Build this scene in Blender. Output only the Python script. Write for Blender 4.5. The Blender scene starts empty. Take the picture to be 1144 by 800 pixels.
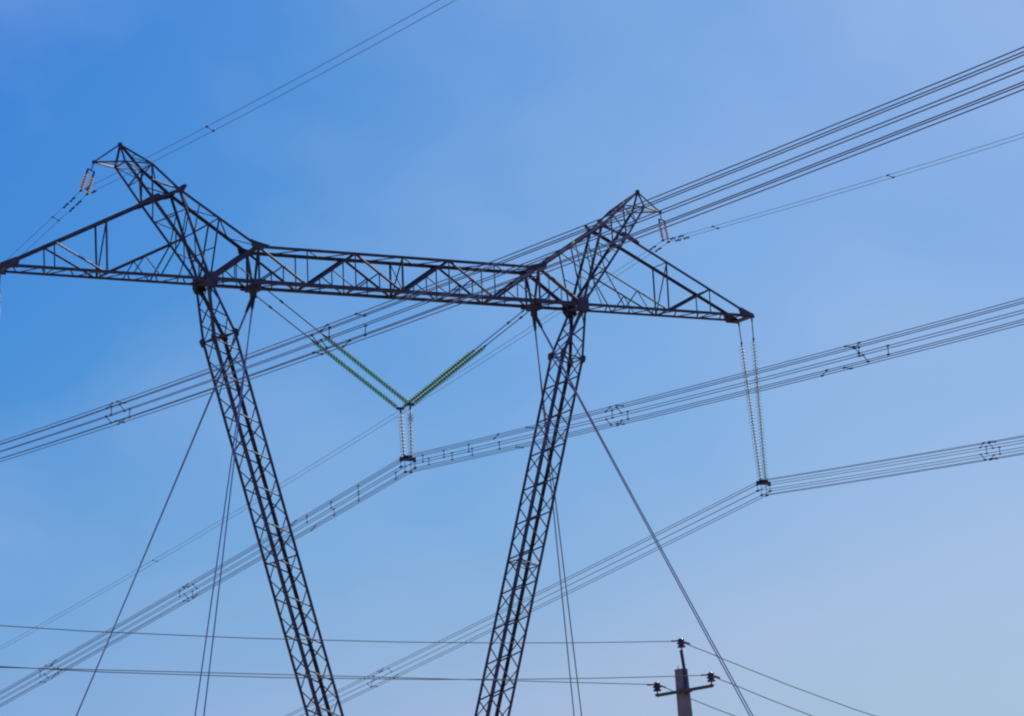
import bpy, bmesh, math, random
from mathutils import Vector, Matrix
random.seed(7)
C = bpy.context.scene
COL = C.collection
V = Vector

# ------------------------------------------------------------------ camera
YAW, PITCH, ROLL = 0.5537, 0.1983, -0.0643
F_ = V((math.sin(YAW)*math.cos(PITCH), math.cos(YAW)*math.cos(PITCH), math.sin(PITCH)))
R0 = V((math.cos(YAW), -math.sin(YAW), 0))
U0 = R0.cross(F_)
R_ = math.cos(ROLL)*R0 + math.sin(ROLL)*U0
U_ = -math.sin(ROLL)*R0 + math.cos(ROLL)*U0
H0 = 40.0                                   # height of the crossarm above the ground
CAM = V((-84.3689, -148.3261, H0 - 38.297))
cd = bpy.data.cameras.new("camera")
cam = bpy.data.objects.new("camera", cd); COL.objects.link(cam)
M = Matrix((R_, U_, -F_)).transposed().to_4x4(); M.translation = CAM
cam.matrix_world = M
cd.sensor_fit = 'HORIZONTAL'; cd.sensor_width = 36; cd.lens = 36*3465.4/1144
cd.clip_start = 0.5; cd.clip_end = 20000
C.camera = cam

# ------------------------------------------------------------------ sky, sun, exposure
SUN_EL = math.radians(45); SUN_AZ = YAW + math.radians(20)     # azimuth from +Y towards +X
w = bpy.data.worlds.new("World"); C.world = w; w.use_nodes = True
nt = w.node_tree; nt.nodes.clear()
def N(t, **k):
    n = nt.nodes.new(t)
    for a, b in k.items(): setattr(n, a, b)
    return n
out = N('ShaderNodeOutputWorld'); bg = N('ShaderNodeBackground'); bg.inputs['Strength'].default_value = 0.1
sky = N('ShaderNodeTexSky', sky_type='NISHITA', sun_disc=False, sun_elevation=SUN_EL, sun_rotation=SUN_AZ,
        altitude=200, air_density=1.0, dust_density=2.0, ozone_density=1.0)
# colour response of the hazy blue afternoon sky: per-channel contrast, then a faint high veil of thin cloud
sep = N('ShaderNodeSeparateColor'); com = N('ShaderNodeCombineColor')
nt.links.new(sky.outputs[0], sep.inputs[0])
def math_(op, a, b):
    m = N('ShaderNodeMath', operation=op)
    for i, x in enumerate((a, b)):
        if isinstance(x, (int, float)): m.inputs[i].default_value = x
        else: nt.links.new(x, m.inputs[i])
    return m.outputs[0]
GRADE = ((3.7, .605), (1.83, .58), (.884, .804))
for i, (gm, k) in enumerate(GRADE):
    x = math_('MULTIPLY', sep.outputs[i], .1)
    x = math_('MULTIPLY', math_('POWER', x, gm), k)
    x = math_('MINIMUM', math_('MAXIMUM', x, (.03, .12, .69)[i]), (.365, .68, .9)[i])
    nt.links.new(math_('MULTIPLY', x, 10), com.inputs[i])
tc = N('ShaderNodeTexCoord'); mp = N('ShaderNodeMapping'); mp.inputs['Scale'].default_value = (7, 7, 10); mp.inputs['Location'].default_value = (13.6, 7.2, 18.4)
no = N('ShaderNodeTexNoise'); no.inputs['Scale'].default_value = 1.0; no.inputs['Detail'].default_value = 5; no.inputs['Roughness'].default_value = .5
nt.links.new(tc.outputs['Generated'], mp.inputs['Vector']); nt.links.new(mp.outputs[0], no.inputs['Vector'])
vr = N('ShaderNodeMapRange'); vr.inputs['From Min'].default_value = .4; vr.inputs['From Max'].default_value = .75; vr.inputs['To Max'].default_value = .38
nt.links.new(no.outputs['Fac'], vr.inputs['Value'])
mx = N('ShaderNodeMix', data_type='RGBA'); mx.inputs[7].default_value = (4.1, 5.5, 8.1, 1)
nt.links.new(vr.outputs[0], mx.inputs[0]); nt.links.new(com.outputs[0], mx.inputs[6])
nt.links.new(mx.outputs[2], bg.inputs['Color'])
nt.links.new(bg.outputs[0], out.inputs['Surface'])

sd = bpy.data.lights.new("sun", 'SUN'); sd.energy = 3.6; sd.angle = math.radians(0.53); sd.color = (1, .95, .87)
sun = bpy.data.objects.new("sun", sd); COL.objects.link(sun)
S = V((math.sin(SUN_AZ)*math.cos(SUN_EL), math.cos(SUN_AZ)*math.cos(SUN_EL), math.sin(SUN_EL)))
sun.rotation_euler = S.to_track_quat('Z', 'Y').to_euler(); sun.location = S*300 + V((0, 0, 40))

C.view_settings.view_transform = 'Standard'; C.view_settings.look = 'None'
C.view_settings.exposure = 0.0; C.view_settings.gamma = 1; C.view_settings.use_curve_mapping = False
C.render.engine = 'CYCLES'; C.cycles.filter_width = 2.2

# ------------------------------------------------------------------ materials
def mat(name, col, rough=.6, metal=0.0, var=.25, scale=3.0, trans=0.0, col2=None, bump=0.0):
    m = bpy.data.materials.new(name); m.use_nodes = True
    t = m.node_tree; b = t.nodes['Principled BSDF']
    b.inputs['Roughness'].default_value = rough; b.inputs['Metallic'].default_value = metal
    b.inputs['Transmission Weight'].default_value = trans
    tc = t.nodes.new('ShaderNodeTexCoord'); no = t.nodes.new('ShaderNodeTexNoise')
    no.inputs['Scale'].default_value = scale; no.inputs['Detail'].default_value = 5
    t.links.new(tc.outputs['Object'], no.inputs['Vector'])
    cr = t.nodes.new('ShaderNodeValToRGB')
    c2 = col2 or tuple(c*(1-var) for c in col)
    cr.color_ramp.elements[0].position = .35; cr.color_ramp.elements[0].color = (*c2, 1)
    cr.color_ramp.elements[1].position = .65; cr.color_ramp.elements[1].color = (*col, 1)
    t.links.new(no.outputs['Fac'], cr.inputs['Fac']); t.links.new(cr.outputs['Color'], b.inputs['Base Color'])
    if bump:
        bp = t.nodes.new('ShaderNodeBump'); bp.inputs['Strength'].default_value = bump
        t.links.new(no.outputs['Fac'], bp.inputs['Height']); t.links.new(bp.outputs['Normal'], b.inputs['Normal'])
    return m
STEEL = mat('weathered_galvanised_steel', (.085, .071, .071), .65, .0, .4, 1.2, col2=(.045, .031, .027))
LACE = mat('lacing_steel', (.12, .105, .105), .6, .1, .4, 1.6, col2=(.06, .044, .038))
FIT = mat('dark_fittings', (.06, .057, .06), .5, .4, .3, 6)
ALU = mat('aged_aluminium_conductor', (.20, .21, .23), .5, .4, .25, .7)
CABLE = mat('guy_cable_steel', (.34, .34, .37), .5, .4, .25, 1)
def glassy(name, col, tint, clear):
    """toughened glass seen against the light: mostly lets light through, with a soft sheen"""
    m = mat(name, col, .25, 0, .12, 8); t = m.node_tree; b = t.nodes['Principled BSDF']
    tl = t.nodes.new('ShaderNodeBsdfTranslucent'); mixn = t.nodes.new('ShaderNodeMixShader'); mixn.inputs[0].default_value = .80
    tp = t.nodes.new('ShaderNodeBsdfTransparent'); mix2 = t.nodes.new('ShaderNodeMixShader'); mix2.inputs[0].default_value = clear
    tp.inputs[0].default_value = (*tint, 1)
    tl.inputs[0].default_value = (*col, 1); o = t.nodes['Material Output']
    t.links.new(b.outputs[0], mixn.inputs[1]); t.links.new(tl.outputs[0], mixn.inputs[2])
    t.links.new(mixn.outputs[0], mix2.inputs[1]); t.links.new(tp.outputs[0], mix2.inputs[2]); t.links.new(mix2.outputs[0], o.inputs['Surface'])
    return m
GLASS_G = glassy('green_toughened_glass', (.44, .57, .38), (.36, .74, .74), .45)
GLASS_W = glassy('pale_glass', (.72, .92, .97), (.95, 1.0, 1.0), .16)
GLASS_O = glassy('amber_glass', (.88, .72, .56), (1, .85, .7), .3)
GLASS_P = glassy('pinkish_glass', (.74, .76, .88), (.95, .92, .92), .3)
LOCAL = mat('dark_oxidised_wire', (.07, .065, .075), .7, .0, .25, 2)
CONC = mat('aged_concrete', (.36, .25, .195), .9, 0, .3, 5, bump=.3)
CERAM = mat('brown_glazed_porcelain', (.09, .045, .04), .25, 0, .3, 6)
PAINT = mat('painted_steel_bracket', (.09, .08, .085), .6, .2, .3, 5)
GROUND = mat('dry_straw_ground', (.30, .23, .14), 1, 0, .4, .08, col2=(.20, .16, .09))

# ------------------------------------------------------------------ mesh helpers
class MB:
    def __init__(s): s.v = []; s.f = []
    def prism(s, p, q, prof, a, b):
        """extrude a profile (list of 2-D points in axes a, b) from p to q"""
        n = len(prof); i = len(s.v)
        for o in (p, q):
            for x, y in prof: s.v.append(o + a*x + b*y)
        for k in range(n):
            k2 = (k+1) % n; s.f.append((i+k, i+k2, i+n+k2, i+n+k))
        s.f.append(tuple(range(i+n-1, i-1, -1))); s.f.append(tuple(range(i+n, i+2*n)))
    def angle(s, p, q, w, hint=None):
        """L-section steel angle between p and q; hint points to where the heel faces"""
        p = V(p); q = V(q); d = (q-p).normalized()
        h = V(hint) if hint is not None else V((0, 0, 1))
        h = h - d*h.dot(d)
        if h.length < 1e-3:
            h = V((1, 0, 0)) - d*d.x
        h.normalize(); k = d.cross(h)
        a = (h+k)*-.7071; b = (h-k)*-.7071       # both flanges run away from the heel
        t = max(.012, w*.12)
        prof = [(0, 0), (w, 0), (w, t), (t, t), (t, w), (0, w)]
        o = (a+b)*(-w*.3)
        s.prism(p+o, q+o, prof, a, b)
    def tube(s, pts, r, n=6, cap=True):
        pts = [V(p) for p in pts]; i = len(s.v); m = len(pts)
        for j, p in enumerate(pts):
            d = (pts[min(j+1, m-1)] - pts[max(j-1, 0)]).normalized()
            a = d.cross(V((0, 0, 1)))
            if a.length < 1e-3: a = d.cross(V((0, 1, 0)))
            a.normalize(); b = d.cross(a)
            rr = r[j] if isinstance(r, (list, tuple)) else r
            for k in range(n):
                t = 2*math.pi*k/n; s.v.append(p + (a*math.cos(t) + b*math.sin(t))*rr)
        for j in range(m-1):
            for k in range(n):
                k2 = (k+1) % n; s.f.append((i+j*n+k, i+j*n+k2, i+(j+1)*n+k2, i+(j+1)*n+k))
        if cap:
            s.f.append(tuple(i+k for k in range(n-1, -1, -1))); s.f.append(tuple(i+(m-1)*n+k for k in range(n)))
    def box(s, c, ax, ay, az):
        """box with centre c and half-extent vectors"""
        c = V(c); ax = V(ax); ay = V(ay); az = V(az); i = len(s.v)
        for z in (-1, 1):
            for y in (-1, 1):
                for x in (-1, 1): s.v.append(c + ax*x + ay*y + az*z)
        for f in ((0, 2, 3, 1), (4, 5, 7, 6), (0, 1, 5, 4), (2, 6, 7, 3), (0, 4, 6, 2), (1, 3, 7, 5)):
            s.f.append(tuple(i+k for k in f))
    def plate(s, pts, th, n):
        """flat polygon plate, thickness th along n"""
        n = V(n).normalized()*th*.5; k = len(pts); i = len(s.v)
        for sg in (-1, 1):
            for p in pts: s.v.append(V(p) + n*sg)
        for j in range(k):
            j2 = (j+1) % k; s.f.append((i+j, i+j2, i+k+j2, i+k+j))
        s.f.append(tuple(range(i+k-1, i-1, -1))); s.f.append(tuple(range(i+k, i+2*k)))
    def build(s, name, m, parent=None, smooth=False):
        org = ORG.get(parent.name, V((0, 0, 0))) if parent else V((0, 0, 0))
        me = bpy.data.meshes.new(name)
        me.from_pydata([tuple(v-org) for v in s.v], [], s.f); me.materials.append(m)
        if smooth:
            for p in me.polygons: p.use_smooth = True
        bm = bmesh.new(); bm.from_mesh(me); bmesh.ops.recalc_face_normals(bm, faces=bm.faces); bm.to_mesh(me); bm.free()
        o = bpy.data.objects.new(name, me); COL.objects.link(o)
        if parent: o.parent = parent
        ORG[o.name] = org
        return o
ORG = {}
def thing(name, loc, label, cat, group=None):
    o = bpy.data.objects.new(name, None); COL.objects.link(o); o.location = loc
    o.empty_display_size = .2; ORG[o.name] = V(loc)
    o['label'] = label; o['category'] = cat
    if group: o['group'] = group
    return o
def lerp(a, b, t): return V(a)*(1-t) + V(b)*t

# ------------------------------------------------------------------ ground (falls away behind the tower)
def gz(x, y):
    s = max(0.0, min(1.0, (y-55)/480)); z = -52*(s*s*(3-2*s))
    z += .5*math.sin(x*.021+1)*math.sin(y*.017) * min(1, max(0, (math.hypot(x, y)-60)/80))
    return z
g = MB(); xs = [-6000, -3000, -1500, -800] + list(range(-500, 501, 25)) + [800, 1500, 3000, 6000]
n = len(xs)
for y in xs:
    for x in xs: g.v.append(V((x, y, gz(x, y))))
for j in range(n-1):
    for i in range(n-1): g.f.append((j*n+i, j*n+i+1, (j+1)*n+i+1, (j+1)*n+i))
go = g.build('ground', GROUND, smooth=True); go['kind'] = 'structure'

# ------------------------------------------------------------------ transmission tower
SH = -0.0291
def T(x, y, z): return V((x - SH*z, y, z + H0))      # tower frame: crossarm at z = 0, slightly leaning masts
XA, XB, HC, W = 11.964, 9.029, 2.041, .744
YP = .20
tower = thing('transmission_tower', (0, 0, 0),
              'dark lattice steel guyed portal tower with two leaning legs and wide crossarm', 'pylon')
UP = V((0, 0, 1))

def zigzag(mb, a0, a1, b0, b1, n, w, hint, start=0, struts=False):
    """single lacing between two chords a and b"""
    for k in range(n):
        t0, t1 = k/n, (k+1)/n
        if (k+start) % 2 == 0: p, q = lerp(a0, a1, t0), lerp(b0, b1, t1)
        else: p, q = lerp(b0, b1, t0), lerp(a0, a1, t1)
        mb.angle(p, q, w, hint)
        if struts and k: mb.angle(lerp(a0, a1, t0), lerp(b0, b1, t0), w, hint)

# --- legs
def make_leg(s):
    o = V((s*11.141, 0, -3.058)); e = V((s*9.644, 0, -8.279))
    d = (e-o).normalized(); perp = V((-d.z, 0, d.x)) if -d.z > 0 else V((d.z, 0, -d.x))
    kw, kd = .668, .679
    Lb = (H0-.55-3.058)/(-d.z)
    def node(i, l):
        sx = -1 if i in (0, 1) else 1; sy = 1 if i in (0, 2) else -1
        p = o + d*l + perp*kw*sx; return T(p.x, sy*kd, p.z)
    leg = MB()
    # the four main chords below the knee are separate sub-parts; the leg's own mesh is its knee frame and foot
    foot_l = Lb + .1
    fc = o + d*(Lb+.25); foot = T(fc.x, 0, fc.z)
    for i in range(4): leg.angle(node(i, Lb-1.6), foot + (node(i, Lb-1.6)-foot)*.12, .16, node(i, Lb-1.6)-foot)
    for i, j in ((0, 1), (1, 3), (3, 2), (2, 0)):
        leg.angle(node(i, 0), node(j, 0), .085, -UP); leg.angle(node(i, Lb-1.6), node(j, Lb-1.6), .09, UP)
        leg.angle(node(i, 12.6), node(j, 12.6), .075, UP)
    leg.angle(node(0, 12.6), node(3, 12.6), .06, UP); leg.angle(node(1, 12.6), node(2, 12.6), .06, UP)
    leg.angle(node(0, 0), node(3, 0), .07, UP)
    leg.box(foot - UP*.08, (.3, 0, 0), (0, .3, 0), (0, 0, .06))
    ctr = lambda l: (node(0, l)+node(3, l))/2
    tops = {}
    lo = None
    for i in range(4):
        sx = -1 if i in (0, 1) else 1; sy = 1 if i in (0, 2) else -1
        tops[i] = T(s*XA + sx*.13, sy*W, -.30)
        c = leg if i == 0 else MB(); h = node(i, 5)-ctr(5)
        c.angle(tops[i], node(i, 0), .15, h); c.angle(node(i, 0), node(i, Lb-1.6), .165, h)
        if i == 0: lo = leg.build('leg', STEEL, tower)
        else: c.build('chord', STEEL, lo)
    # knee gussets
    for i in range(4):
        sx = -1 if i in (0, 1) else 1; sy = 1 if i in (0, 2) else -1
        p = node(i, 0); gm = MB(); off = V((0, sy*.085, 0))
        ax = perp*.15; az = -d*.24
        gm.plate([p+off+ax*1.1+az*.2, p+off+ax*.5-az, p+off-ax*.9-az*.8, p+off-ax*1.1+az*.6, p+off+az], .04, (0, 1, 0))
        off2 = perp*sx*.085; ay = V((0, .17, 0))
        gm.plate([p+off2+ay, p+off2+ay*.5-az, p+off2-ay-az*.7, p+off2-ay+az*.7, p+off2+az], .04, perp)
        gm.build('gusset_plate', STEEL, lo)
    # lacing, one mesh per face
    nlow = int(round((Lb-1.6)/1.03)); 
    for (i, j, st, hint) in ((0, 2, 0, V((0, 1, 0))), (1, 3, 0, V((0, -1, 0))), (0, 1, 1, -perp), (2, 3, 1, perp)):
        m_ = MB()
        zigzag(m_, node(i, 0), node(i, Lb-1.6), node(j, 0), node(j, Lb-1.6), nlow, .062, hint, st)
        zigzag(m_, tops[i], node(i, 0), tops[j], node(j, 0), 3, .06, hint, st)
        m_.build('lacing', LACE, lo)
    return foot
FEET = [make_leg(s) for s in (-1, 1)]

# --- cross beam between the two inner nodes
beam = MB()
for s in (-1, 1):
    for y in (-W, W):
        beam.angle(T(s*XB, y, HC), T(s*XB, y, 0), .12, V((s, 0, 0)))
        beam.angle(T(s*XB, y*.95, HC-.1), T(s*XB, y*.1, -.2), .15, V((s, 0, 0)))
    beam.angle(T(s*XB, -W, HC), T(s*XB, W, HC), .12, UP); beam.angle(T(s*XB, -W, 0), T(s*XB, W, 0), .12, UP)
beam.angle(T(-XA, -W, 0), T(XA, -W, 0), .20, V((0, -1, -1)))
bo = beam.build('cross_beam', STEEL, tower)
for y in (-W, W):
    sy = 1 if y > 0 else -1
    c = MB(); c.angle(T(-XB, y, HC), T(XB, y, HC), .17, V((0, sy, 1))); c.build('chord', STEEL, bo)
    if y > 0: c = MB(); c.angle(T(-XA, y, 0), T(XA, y, 0), .20, V((0, sy, -1))); c.build('chord', STEEL, bo)
    yo = V((0, sy, 0)); f = MB()
    X3 = XB/3
    tops = [(-XB, HC), (-X3, HC), (X3, HC), (XB, HC)]; bots = [(-2*X3, 0), (0, 0), (2*X3, 0)]
    path = [tops[0], bots[0], tops[1], bots[1], tops[2], bots[2], tops[3]]
    for a, b in zip(path, path[1:]):
        f.angle(T(a[0], y, a[1]), T(b[0], y, b[1]), .115, yo)
        mx, mz = (a[0]+b[0])/2, HC/2
        f.angle(T(mx, y, mz), T(mx, y, 0), .055, yo)
        tx = a[0] if a[1] > 0 else b[0]
        if abs(tx) < XB-.1 or True: f.angle(T(mx, y, mz), T(tx, y, 0), .055, yo)
    for x in (-2*X3, -X3, X3, 2*X3): f.angle(T(x, y, HC), T(x, y, 0), .058, yo)
    f.angle(T(0, y, HC), T(0, y, 0), .10, yo)
    f.build('side_lacing', STEEL, bo)
p = MB(); nn = 12
zigzag(p, T(-XB, -W, HC), T(XB, -W, HC), T(-XB, W, HC), T(XB, W, HC), nn, .065, UP, 0)
p.build('top_lacing', LACE, bo)
p = MB(); zigzag(p, T(-XA, -W, 0), T(XA, -W, 0), T(-XA, W, 0), T(XA, W, 0), 16, .07, -UP, 1)
for x in (-2*X3, -X3, 0, X3, 2*X3): p.angle(T(x, -W, 0), T(x, W, 0), .06, -UP)
p.angle(T(0, -W, HC), T(0, W, 0), .07, UP); p.angle(T(0, W, HC), T(0, -W, 0), .05, UP)
p.build('bottom_lacing', LACE, bo)
# gussets of the beam: inner upper (C), leg heads (A), inner lower (B)
for s in (-1, 1):
    for sy in (-1, 1):
        y = sy*(W+.10)
        P = lambda x, z: T(s*x, y, z)
        m_ = MB(); m_.plate([P(XB-.66, HC+.07), P(XB+.12, HC+.24), P(XB+.52, HC+.36), P(XB+.44, HC-.06), P(XB+.05, HC-.33), P(XB-.28, HC-.15)], .04, (0, 1, 0))
        m_.build('gusset_plate', STEEL, bo)
        m_ = MB(); m_.plate([P(XA-.44, .22), P(XA-.26, .42), P(XA+.30, .42), P(XA+.33, -.22), P(XA+.19, -.50), P(XA-.16, -.50), P(XA-.42, -.18)], .05, (0, 1, 0))
        m_.build('gusset_plate', STEEL, bo)
        m_ = MB(); m_.plate([P(XB-.36, .17), P(XB+.34, .17), P(XB+.36, -.14), P(XB-.36, -.14)], .035, (0, 1, 0))
        m_.build('gusset_plate', STEEL, bo)
    m_ = MB()
    m_.box(T(s*XB, 0, -.18), (.34, 0, 0), (0, .36, 0), (0, 0, .17)); m_.box(T(s*XB, 0, -.52), (.16, 0, 0), (0, .12, 0), (0, 0, .20))
    m_.build('guy_bracket', STEEL, bo)
    m_ = MB()
    for sx, sy in ((-1, 1), (1, 1), (1, -1), (-1, -1)):
        m_.box(T(s*XA, sy*(W-.12), -.05) + V((sx*.28, 0, 0)), (.03, 0, 0), (0, .12, 0), (0, 0, .32))
    m_.box(T(s*XA, 0, -.10), (.30, 0, 0), (0, W-.02, 0), (0, 0, .03))
    m_.build('leg_head', STEEL, bo)

# --- horns and side arms
ND = {'P': (16.769, YP, 7.41), 'E': (18.315, YP, 6.29)}
def make_horn(s):
    def A(y): return T(s*XA, y*W, 0)
    def Cn(y): return T(s*XB, y*W, HC)
    def D(y): return T(s*13.627, y*.632+.05, 4.946)
    def Q(y): return T(s*15.273, y*.778+.10, 4.287)
    def o(y): return T(s*16.769, y*.70+YP, 6.29)
    def i(y): return T(s*15.21, y*.70+YP, 6.29)
    P = T(s*ND['P'][0], YP, 7.41); E = T(s*ND['E'][0], YP, 6.29)
    h = MB()
    # top frame and bracket for the ground wire
    for a, b in ((P, E), (E, o(-1)), (E, o(1))): h.angle(a, b, .10, UP)
    for a, b in ((o(-1), o(1)), (i(-1), i(1)), (o(-1), i(-1)), (o(1), i(1))): h.angle(a, b, .08, UP)
    h.angle(o(-1), i(1), .055, UP); h.angle(lerp(o(-1), o(1), .5), E, .05, UP)
    h.box(P, (.09, 0, 0), (0, .09, 0), (0, 0, .09)); h.box(E, (.08, 0, 0), (0, .08, 0), (0, 0, .08))
    h.angle(lerp(i(-1), P, .5), lerp(i(1), P, .5), .05, UP); h.angle(i(-1), lerp(i(1), P, .5), .045, UP)
    ho = h.build('horn', STEEL, tower)
    for y in (-1, 1):
        yo = V((0, y, 0))
        c = MB()
        c.angle(Cn(y), D(y), .145, yo+UP); c.angle(D(y), i(y), .13, yo+UP); c.angle(i(y), P, .11, yo+UP)
        c.build('chord', STEEL, ho)
        c = MB()
        c.angle(A(y), Q(y), .135, yo-UP); c.angle(Q(y), o(y), .12, yo-UP); c.angle(o(y), P, .10, yo-UP)
        c.build('chord', STEEL, ho)
        f = MB()
        f.angle(A(y), Cn(y), .19, yo)                                    # strut from leg head up to the beam
        f.angle(A(y), D(y), .13, yo)
        mCD = lerp(Cn(y), D(y), .5); mAD = lerp(A(y), D(y), .52); mAQ = lerp(A(y), Q(y), .5)
        f.angle(A(y), mCD, .075, yo); f.angle(mCD, mAD, .05, yo); f.angle(lerp(Cn(y), D(y), .75), mAD, .05, yo)
        f.angle(lerp(A(y), mCD, .52), lerp(A(y), D(y), .3), .045, yo)
        f.angle(mAD, mAQ, .055, yo); f.angle(lerp(A(y), D(y), .78), lerp(A(y), Q(y), .78), .05, yo)
        f.angle(mAQ, lerp(A(y), D(y), .78), .05, yo); f.angle(lerp(A(y), Q(y), .25), mAD, .05, yo)
        f.angle(i(y), Q(y), .075, yo); f.angle(D(y), lerp(i(y), Q(y), .45), .055, yo)
        f.angle(lerp(Q(y), o(y), .5), i(y), .06, yo)
        # sub-bracing under the A-C strut
        m = lerp(A(y), Cn(y), .5); xm = lerp(T(s*XA, y*W, 0), T(s*XB, y*W, 0), .5)
        f.angle(m, xm, .05, yo); f.angle(m, lerp(xm, T(s*XB, y*W, 0), .9), .055, yo)
        m2 = lerp(A(y), Cn(y), .78); f.angle(m2, T(s*lerp((XA,0,0),(XB,0,0),.78).x, y*W, 0), .045, yo)
        f.build('side_lacing', STEEL, ho)
        gm = MB(); off = V((0, y*.09, 0)); q = D(y)+off
        u = (D(y)-Q(y)).normalized(); v_ = V((-u.z*s, 0, abs(u.x)))
        gm.plate([q-u*.50-v_*.10, q-u*.25+v_*.16, q+u*.15+v_*.26, q+u*.42+v_*.10, q+u*.30-v_*.24, q-u*.15-v_*.22], .04, (0, 1, 0))
        gm.build('gusset_plate', STEEL, ho)
        gm = MB(); q = Q(y)+off
        gm.plate([q-u*.80-v_*.07, q-u*.80+v_*.07, q-u*.30+v_*.20, q+u*.22+v_*.24, q+u*.42+v_*.08, q+u*.42-v_*.08, q+u*.1-v_*.22, q-u*.30-v_*.17], .05, (0, 1, 0))
        gm.build('gusset_plate', STEEL, ho)
    b = MB()
    zigzag(b, Cn(-1), D(-1), Cn(1), D(1), 4, .055, UP, 0)
    zigzag(b, D(-1), i(-1), D(1), i(1), 2, .05, UP, 0)
    b.angle(D(-1), D(1), .10, UP)
    b.build('inner_lacing', LACE, ho)
    b = MB()
    zigzag(b, A(-1), Q(-1), A(1), Q(1), 5, .055, -UP, 1)
    zigzag(b, Q(-1), o(-1), Q(1), o(1), 2, .05, -UP, 1)
    b.angle(Q(-1), Q(1), .08, UP); b.angle(mid(Q(-1), o(-1)), mid(Q(1), o(1)), .05, UP); b.angle(mid(A(-1), Q(-1)), mid(A(1), Q(1)), .06, UP)
    b.build('outer_lacing', LACE, ho)

    # side arm
    L = 24.0
    def Bt(x, y): return T(s*x, y*(W + (.705-W)*(x-XA)/(L-XA)), 0)
    def Ti(x, y):
        t = (x-15.273)/(L-15.273); return lerp(Q(y), Bt(L, y), t)
    a = MB()
    a.angle(Bt(L, -1), Bt(L, 1), .16, V((s, 0, 0)))
    for y in (-1, 1):
        e = Bt(L, y); ex = V((s, 0, 0)); off = V((0, y*.10, 0))
        a.plate([e+off+ex*.10+UP*.10, e+off+ex*.12-UP*.14, e+off-ex*.85-UP*.12, e+off-ex*1.05+UP*.42, e+off-ex*.8+UP*.48], .03, (0, 1, 0))
    a.plate([Bt(L, -1)-UP*.1, Bt(L, 1)-UP*.1, Bt(L-.55, 1)-UP*.1, Bt(L-.45, 0)-UP*.1, Bt(L-.55, -1)-UP*.1], .03, UP)
    ao = a.build('side_arm', STEEL, tower)
    for y in (-1, 1):
        yo = V((0, y, 0))
        c = MB(); c.angle(A(y), Bt(L, y), .145, yo-UP); c.build('chord', STEEL, ao)
        c = MB(); c.angle(Bt(L-.05, y)+UP*.05, Q(y), .145, yo+UP); c.angle(Q(y), D(y), .16, yo+UP); c.build('tie', STEEL, ao)
        f = MB(); mq = lerp(A(y), Q(y), .5)
        f.angle(Ti(18, y), Bt(18, y), .085, yo); f.angle(Ti(21, y), Bt(21, y), .06, yo)
        f.angle(Bt(18.1, y), Ti(21, y), .085, yo)
        f.angle(Bt(18, y), mq, .075, yo)
        m = lerp(mq, Bt(18, y), .5); f.angle(m, Bt(14.9, y), .05, yo); f.angle(m, Bt(16.5, y), .045, yo)
        f.angle(mq, Bt(14.9, y), .06, yo); f.angle(lerp(A(y), Q(y), .27), Bt(13.3, y), .045, yo)
        f.build('side_lacing', STEEL, ao)
    b = MB()
    zigzag(b, Bt(XA, -1), Bt(L-.6, -1), Bt(XA, 1), Bt(L-.6, 1), 14, .06, -UP, 0)
    for x in (18, 21): b.angle(Bt(x, -1), Bt(x, 1), .055, -UP)
    cf = MB(); cf.angle(Ti(18, -1), Ti(18, 1), .06, UP); cf.angle(Ti(18, -1), Bt(18, 1), .065, UP); cf.build('cross_brace', LACE, ao)
    cf = MB(); cf.angle(Ti(21, -1), Ti(21, 1), .06, UP); cf.build('tie_strut', LACE, ao)
    b.build('bottom_lacing', LACE, ao)
def mid(a, b): return (a+b)/2
for s in (-1, 1): make_horn(s)

# ------------------------------------------------------------------ guys
GUY_LABEL = {(-1, 1): 'twin steel guy cable slanting down and left from behind the left leg',
             (-1, -1): 'pair of thin twin guy cables emerging behind the left leg and dropping almost straight down',
             (1, 1): 'pair of thin twin guy cables dropping steeply right of the right leg',
             (1, -1): 'twin steel guy cable slanting from right leg head down past the concrete pole'}
GX = {(-1, 1): -23.05, (-1, -1): -23.9, (1, 1): 21.15, (1, -1): 19.7}
for (s, sy), x in GX.items():
    top = T(s*XB, 0, -.62); an = V((x, sy*15, gz(x, sy*15)))
    gw = thing('guy_wire', an, GUY_LABEL[(s, sy)], 'guy wire', 'guys holding the tower')
    sep = V((-s*.42, sy*.9, 0)); d = (an-top)
    for k in (0, 1):
        p0 = top + V((s*.03*(1 if k else -1), sy*.05, 0)); p1 = an + sep*k
        c = MB(); pts = []
        for q in range(15):
            t = q/14; pts.append(lerp(p0, p1, t) - UP*(.22*4*t*(1-t)))
        c.tube(pts, .036, 6); co = c.build('cable', CABLE, gw)
        u = (p1-p0).normalized(); c = MB(); c.tube([p0, p0+u*.15, p0+u*.7, p0+u*.95], [.06, .085, .075, .045], 8); c.build('socket', FIT, co)
    c = MB(); c.box(an + sep*.5 + UP*.05, sep*.5 + sep.normalized()*.4, V((sep.y, -sep.x, 0)).normalized()*.35, (0, 0, .25))
    c.build('anchor_block', CONC, gw)

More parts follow.
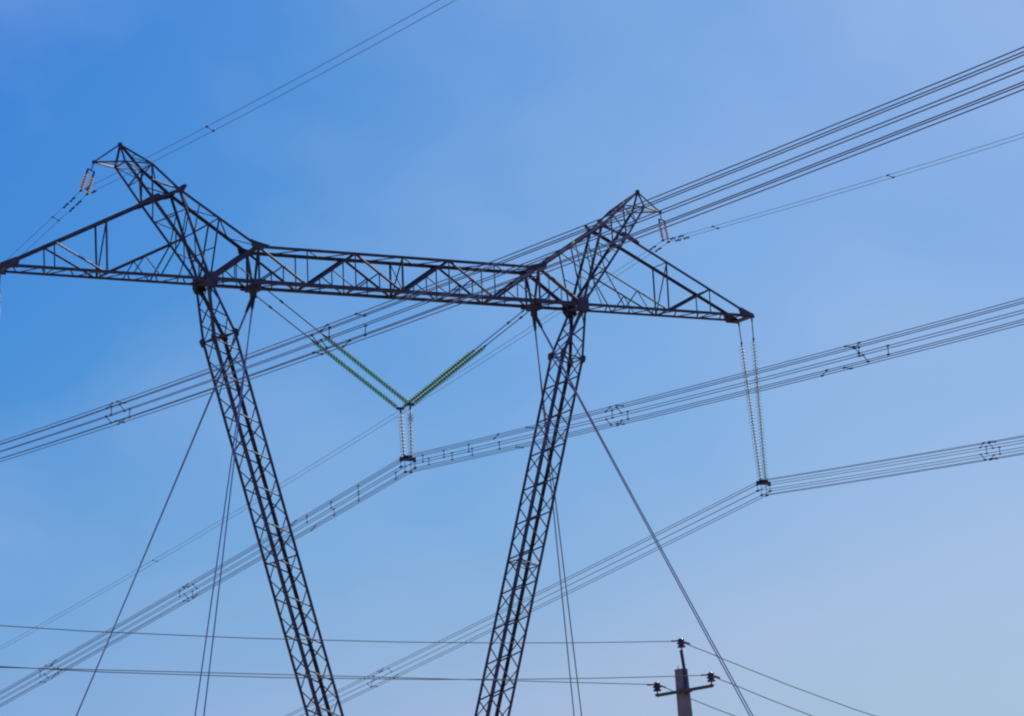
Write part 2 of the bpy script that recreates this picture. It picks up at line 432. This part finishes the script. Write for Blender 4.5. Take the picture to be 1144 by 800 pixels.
# ------------------------------------------------------------------ conductors
WD = {'kf': -0.01139, 'kn': -0.10313, 'af': -0.12409, 'bf': 0.00012, 'an': -0.0904, 'bn': 0.00018,
      'gaf': -0.13856, 'gbf': 0.00025, 'gan': -0.10935, 'gbn': 0.00028}
DEV = {'Mf': .0049, 'Mn': .00218, 'Rf': -.0049, 'Rn': -.00132, 'Lf': 0, 'Ln': -.0018, 'gLf': -.0007, 'gLn': .0022, 'gRf': .0007, 'gRn': -.0022}
AT = {'M': V((.082, 0, -9.658)), 'R': V((24.388, 0, -10.33)), 'L': V((-25.0, 0, -10.07)),
      'gL': V((-18.859, 0, 4.493)), 'gR': V((18.629, 0, 4.435))}
def wire_pt(k, side, s_):
    a = AT[k]; g_ = 'g' if k[0] == 'g' else ''
    s2 = s_
    return V((a.x + WD['k'+side]*s_, s_ if side == 'f' else -s_, a.z + H0 + (WD[g_+'a'+side] + DEV[k+side])*s_ + WD[g_+'b'+side]*s2*s2))
def wire_line(k, off):
    ss = [0, .6] + [x*1.0 for x in (2, 4, 7, 10, 14, 18, 23, 28, 34, 40, 47, 54, 62, 70, 80, 90, 100, 115, 130, 150, 175, 200, 230, 265, 300, 340, 380)]
    return [wire_pt(k, 'n', s_) + off for s_ in reversed(ss[1:])] + [wire_pt(k, 'f', s_) + off for s_ in ss]
RB = .485                                   # each bundle hangs with a slightly different roll
RINGS = {b: [V((RB*math.cos(math.radians(a+45*k)), 0, RB*math.sin(math.radians(a+45*k)))) for k in range(8)] for b, a in (('L', 16.5), ('M', 21), ('R', 22.5))}
BUN = {'L': 'bundle of eight conductors rising to the upper right corner behind the crossarm',
       'M': 'bundle of eight conductors hung under the V of insulators between the two legs',
       'R': 'lowest bundle of eight conductors hung from the right arm tip'}
SPAC = {'L': [('n', 21.5, .9), ('n', 46, 5.5), ('f', 30, 1.5)],
        'M': [('f', 28, .8), ('f', 49, 3.5), ('n', 24.9, .8), ('n', 46.2, 4.5)],
        'R': [('f', 47.3, 4), ('n', 23.4, .7), ('n', 50, 3), ('f', 22, 40)]}
def pair_spacer(mb, k, side, s_, i, j):
    RING = RINGS[k]; a = wire_pt(k, side, s_) + RING[i]; b = wire_pt(k, side, s_) + RING[j]
    mb.tube([a, b], .018, 6)
    d = (wire_pt(k, side, s_+.2) - wire_pt(k, side, s_)).normalized()
    for p in (a, b): mb.tube([p - d*.12, p - d*.06, p + d*.06, p + d*.12], [.028, .044, .044, .028], 8)
for k in 'LMR':
    bd = thing('conductor_bundle', AT[k] + UP*H0, BUN[k], 'power line', 'conductor bundles on the tower')
    for off in RINGS[k]:
        c = MB(); c.tube(wire_line(k, off), .0185, 6); c.build('conductor', ALU, bd, smooth=True)
    for side, s0, spread in SPAC[k]:
        if spread == 40: continue
        rnd = random.Random(int(s0*10))
        for i in range(8):
            ds = (i % 2)*.5*spread + rnd.uniform(-.5, .5)*spread if spread > 1.2 else (i % 2)*.8*spread
            m_ = MB(); pair_spacer(m_, k, side, s0+ds, i, (i+1) % 8); m_.build('spacer', FIT, bd)
    if k == 'M':
        for side, lst in (('n', ((1.9, 0, 7), (3.0, 3, 4), (5.0, 0, 7), (5.8, 3, 4), (7.6, 0, 7), (9.0, 3, 4), (11.0, 0, 7), (12.2, 2, 3), (14.3, 5, 6), (15.6, 1, 2))),
                          ('f', ((2.2, 0, 7), (5.0, 3, 4), (6.6, 0, 7), (8.3, 3, 4), (9.6, 0, 7), (11.3, 3, 4), (12.0, 6, 7), (13.2, 2, 3)))):
            for s0, i, j in lst:
                m_ = MB(); pair_spacer(m_, k, side, s0, i, j); m_.build('spacer', FIT, bd)

# ground wires
GO = {'gL': V((.175, 0, -.085)), 'gR': V((.19, 0, -.04))}
GLAB = {'gL': 'pair of thin ground wires on the left horn tip crossing the top of the sky',
        'gR': 'pair of thin ground wires on the right horn tip sinking to the left'}
for k in ('gL', 'gR'):
    bd = thing('ground_wire', AT[k] + UP*H0, GLAB[k], 'power line', 'twin ground wires on the horn tips')
    for sg in (-1, 1):
        c = MB(); c.tube(wire_line(k, GO[k]*sg), .013, 6); wo = c.build('wire', ALU, bd, smooth=True)
        for side, s_ in (('f', 1.1), ('n', 1.2), ('f', 2.0) if k == 'gL' else ('n', 2.2)):
            p_ = wire_pt(k, side, s_) + GO[k]*sg; d = (wire_pt(k, side, s_+.5) - wire_pt(k, side, s_)).normalized()
            m_ = MB(); q = p_ - UP*.07
            m_.tube([q-d*.30, q-d*.29, q-d*.16, q-d*.15, q+d*.15, q+d*.16, q+d*.29, q+d*.30], [.02, .048, .048, .014, .014, .048, .048, .02], 8)
            m_.box(p_ - UP*.03, d*.03, V((.025, 0, 0)), (0, 0, .06)); m_.build('vibration_damper', FIT, wo)
    for side, s_ in ((('n', 19.6), ('f', 3.8)) if k == 'gL' else (('n', 24.7), ('f', 72), ('n', 6))):
        m_ = MB(); a = wire_pt(k, side, s_)-GO[k]; b = wire_pt(k, side, s_)+GO[k]
        m_.tube([a, b], .018, 6)
        for q in (a, b): m_.tube([q-V((0, .1, 0)), q, q+V((0, .1, 0))], [.03, .055, .03], 8)
        m_.build('spacer', FIT, bd)

# ------------------------------------------------------------------ insulators
def string(parent, p0, p1, rod, gl, cr=.056, r=.190, pitch=.195, tail=.12, rod_clamp=None):
    """hanger rod, then a chain of cap-and-pin discs from p0 to p1"""
    p0, p1 = V(p0), V(p1); L = (p1-p0).length; d = (p1-p0)/L
    n = max(3, int((L-rod-tail)/pitch)); st = L - tail - n*pitch
    core = MB()
    pts, rr = [], []
    for k in range(n):
        q = p0 + d*(st + k*pitch)
        pts += [q, q+d*.02, q+d*.085, q+d*.09, q+d*(pitch-.005)]; rr += [.03, cr, cr, .6*cr, .5*cr]
    pts.append(p1); rr.append(.03)
    core.tube(pts, rr, 8); so = core.build('insulator_string', FIT, parent, smooth=False)
    dm = MB()
    for k in range(n):
        q = p0 + d*(st + k*pitch + .07)
        dm.tube([q - d*.022, q - d*.01, q+d*.022, q+d*.072, q+d*.125, q+d*.132], [.056, r*.50, r*.78, r*.95, r, r*.94], 14, cap=False)
    dm.build('glass_discs', gl, so, smooth=True)
    rm = MB(); rm.tube([p0-d*.02, p0 + d*st], .030, 6)
    rm.tube([p0+d*.0, p0+d*.1, p0+d*.2, p0+d*.22], [.05, .05, .05, .03], 8)
    if rod_clamp: rm.tube([p0+d*(rod_clamp-.14), p0+d*(rod_clamp-.1), p0+d*(rod_clamp+.1), p0+d*(rod_clamp+.14)], [.03, .062, .062, .03], 8)
    rm.tube([p0+d*(st-.2), p0+d*(st-.15), p0+d*st], [.03, .055, .055], 8)
    rm.build('hanger_rod', FIT, so)
    return so
def yoke(parent, k):
    """octagonal carrier with eight conductor clamps"""
    RING = RINGS[k]; c = AT[k] + UP*H0; m_ = MB()
    m_.box(c+UP*.32, (.50, 0, 0), (0, .05, 0), (0, 0, .07)); m_.box(c+UP*.32, (.10, 0, 0), (0, .36, 0), (0, 0, .06))
    m_.box(c+UP*.24, (.30, 0, 0), (0, .20, 0), (0, 0, .04)); m_.plate([c+UP*.47+V((-.2, 0, 0)), c+UP*.47+V((.2, 0, 0)), c+UP*.3+V((.46, 0, 0)), c+UP*.18+V((.46, 0, 0)), c+UP*.18-V((.46, 0, 0)), c+UP*.3-V((.46, 0, 0))], .09, (0, 1, 0))
    for i in (4, 5, 6, 7):
        top_ = c + V((RING[i].x, 0, .26)); m_.tube([top_, c+RING[i]+UP*.05], .018, 6)
    for i in (0, 1, 2, 3): m_.tube([c+V((RING[i].x*.95, 0, .3)), c+RING[i]], .03, 6)
    yo = m_.build('yoke', FIT, parent)
    for i in range(8):
        q = c + RING[i]; m2 = MB(); dn = (wire_pt(k, 'n', .5)-wire_pt(k, 'n', 0)).normalized(); df = (wire_pt(k, 'f', .5)-wire_pt(k, 'f', 0)).normalized()
        m2.tube([q+dn*.16, q+dn*.1, q, q+df*.1, q+df*.16], [.035, .058, .075, .058, .035], 8); m2.build('clamp', FIT, yo)
    return yo
for s, k, lab in ((1, 'R', 'long double string of pale glass discs hanging from the right arm tip'),
                  (-1, 'L', 'long double string of pale glass discs at the left frame edge')):
    base = AT[k] + UP*H0
    t = thing('suspension_insulator', base, lab, 'insulator', 'insulators carrying the conductors')
    for y in (-1, 1): string(t, T(s*24, y*.68, -.12), base + V((0, y*.24, .36)), 1.25, GLASS_W)
    yoke(t, k)
base = AT['M'] + UP*H0
t = thing('suspension_insulator', base, 'greenish V-shaped insulator with short vertical double string between the legs', 'insulator', 'insulators carrying the conductors')
vz = -6.43
for s in (-1, 1):
    for y in (-1, 1):
        string(t, T(s*XB - s*.25, y*.70, -.22), V((.12+s*.16, y*.63, vz+H0+.10)), 4.4, GLASS_G, cr=.072, r=.150, tail=.1, rod_clamp=1.35)
lk = MB()
for y in (-1, 1):
    lk.box(V((.12, y*.60, vz+H0+.04)), (.22, 0, 0), (0, .07, 0), (0, 0, .07))
    string(t, V((.12, y*.55, vz+H0)), base + V((0, y*.42, .40)), .1, GLASS_W, r=.18, tail=.1)
lk.build('link_plate', FIT, t)
yoke(t, 'M')
for s, k, lab, gm_ in ((-1, 'gL', 'small twin amber insulator below the left horn tip', GLASS_O),
                       (1, 'gR', 'small twin pinkish insulator below the right horn tip', GLASS_P)):
    base = AT[k] + UP*H0; E = T(s*18.315, YP, 6.25)
    t = thing('suspension_insulator', base, lab, 'insulator', 'small insulators carrying the ground wires')
    top = lerp(E, base + V((0, 0, .05)), .27)
    m_ = MB(); m_.tube([E, top], .028, 6); m_.tube([top-GO[k], top+GO[k]], .04, 6); m_.build('yoke', FIT, t)
    for sg in (-1, 1):
        string(t, top + GO[k]*sg, base + GO[k]*sg + UP*.04, .12, gm_, r=.12, pitch=.17, tail=.08)
        m2 = MB(); q = base + GO[k]*sg; m2.tube([q-V((0, .16, 0)), q, q+V((0, .16, 0))], [.035, .075, .035], 8); m2.build('clamp', FIT, t)

# ------------------------------------------------------------------ local distribution pole
hd = V((math.sin(YAW), math.cos(YAW), 0)); DEP = 55.0
def ray(u, v, dep=DEP):
    d = F_ + R_*((u-572)/3465.4) - U_*((v-400)/3465.4); return CAM + d*(dep/d.dot(hd))
PHI = .646
wd = R0*math.cos(PHI) + hd*math.sin(PHI)            # direction of the local wires
ad = R0*math.sin(PHI) - hd*math.cos(PHI)            # direction of its crossarm
ptop = ray(761, 747.5); pc = ray(767.2, 773); base = V((ptop.x, ptop.y, gz(ptop.x, ptop.y))) + R0*.15
pole = thing('utility_pole', base, 'grey concrete power pole with steel crossarm and three dark pin insulators', 'pole')
m_ = MB()
a, b = wd, ad
w0, w1 = .088, .135
prof = lambda q: [(-q, -q*.92), (q, -q*.92), (q*.86, q*.92), (-q*.86, q*.92)]
i0 = len(m_.v)
zs = [base.z-.2] + [base.z + (ptop.z-base.z)*t for t in (.25, .5, .75, .9, 1)]
for j, z in enumerate(zs):
    t = j/5; q = w1+(w0-w1)*t
    for x, y in prof(q): m_.v.append(lerp(base, ptop, (z-base.z)/(ptop.z-base.z)) + a*x + b*y)
for j in range(5):
    for k in range(4): m_.f.append((j*4+k, j*4+(k+1) % 4, j*4+4+(k+1) % 4, j*4+4+k))
m_.f.append((3, 2, 1, 0)); m_.f.append((20, 21, 22, 23))
m_.tube([ptop + a*-.05 + b*-.02 - UP*.05, ptop + a*-.05 + b*-.02 + UP*.06], .008, 6)
m_.build('concrete_post', CONC, pole)
armc = V((ptop.x, ptop.y, ray(767, 773).z)); off = -wd*.13
am = MB(); HALF = .78; armo = armc; armc = armc + ad*.2
am.angle(armc + off - ad*HALF, armc + off + ad*HALF, .065, -UP)
am.box(armo - wd*.02, wd*.13, ad*.115, (0, 0, .014))
am.tube([armo+off+wd*.005-ad*.1, armo+wd*.13-ad*.1], .009, 6); am.tube([armo+off+ad*.1, armo+wd*.13+ad*.1], .009, 6)
ao = am.build('crossarm', PAINT, pole)
tb = MB(); rt = ray(763.8, 726.5); side = ad*.095
rt = V((ptop.x, ptop.y, rt.z)) + side*.55
tb.angle(V((ptop.x, ptop.y, armc.z-.05)) + side*1.15, V((ptop.x, ptop.y, ptop.z)) + side*1.05, .055, ad)
tb.angle(V((ptop.x, ptop.y, ptop.z-.01)) + side*1.05, rt, .055, ad)
tb.build('top_bracket', PAINT, pole)
INS = []
def pin_insulator(b0):
    pm = MB(); pm.tube([b0 - UP*.03, b0 + UP*.09], .012, 8); pm.tube([b0-UP*.01, b0+UP*.008], .022, 8)
    po = pm.build('insulator_pin', PAINT, pole)
    im = MB(); z = b0 + UP*.05
    prf = [(.0, .045), (-.005, .072), (.02, .07), (.045, .046), (.052, .044), (.058, .082), (.075, .078), (.098, .052), (.112, .046), (.122, .058), (.138, .060), (.152, .048), (.162, .020)]
    im.tube([z + UP*h for h, r in prf], [r for h, r in prf], 16); im.build('insulator', CERAM, po, smooth=True)
    return z + UP*.113
p_top = pin_insulator(rt)
p_r = pin_insulator(armc + off + ad*(HALF-.03) + UP*.03)
p_l = pin_insulator(armc + off - ad*(HALF-.03) + UP*.03)
LAB = {0: 'topmost thin wire on the concrete pole, tied to its top insulator',
       1: 'thin wire tied to the right insulator of the concrete pole',
       2: 'thin wire tied to the left insulator of the concrete pole'}
for q, p_ in enumerate((p_top, p_r, p_l)):
    pts = []
    for s_ in (50, 42, 34, 27, 21, 16, 12, 9, 6, 4, 2.5, 1.2, .5): pts.append(p_ - wd*s_ + UP*((-.0323*s_ + .00268*s_*s_, -.0352*s_ + .00268*s_*s_, .017*s_ - .0001*s_*s_)[q]))
    pts.append(p_ - ad*.045*(1 if q != 2 else -1))
    for s_ in (.5, 1.2, 2.5, 4, 6, 9, 13, 18, 24, 31, 40, 50): pts.append(p_ + wd*s_ + UP*(-.335*s_ + .0085*s_*s_))
    c = MB(); c.tube(pts, .0075, 6); o = c.build('overhead_wire', LOCAL, smooth=True)
    o['label'] = LAB[q]; o['category'] = 'wire'; o['group'] = 'wires on the concrete pole'
    m2 = MB(); m2.tube([p_ - wd*.22 - UP*.006, p_ - wd*.06, p_ + wd*.06 - UP*.01, p_ + wd*.2 - UP*.05], .015, 6); m2.build('wire_tie', LOCAL, o)
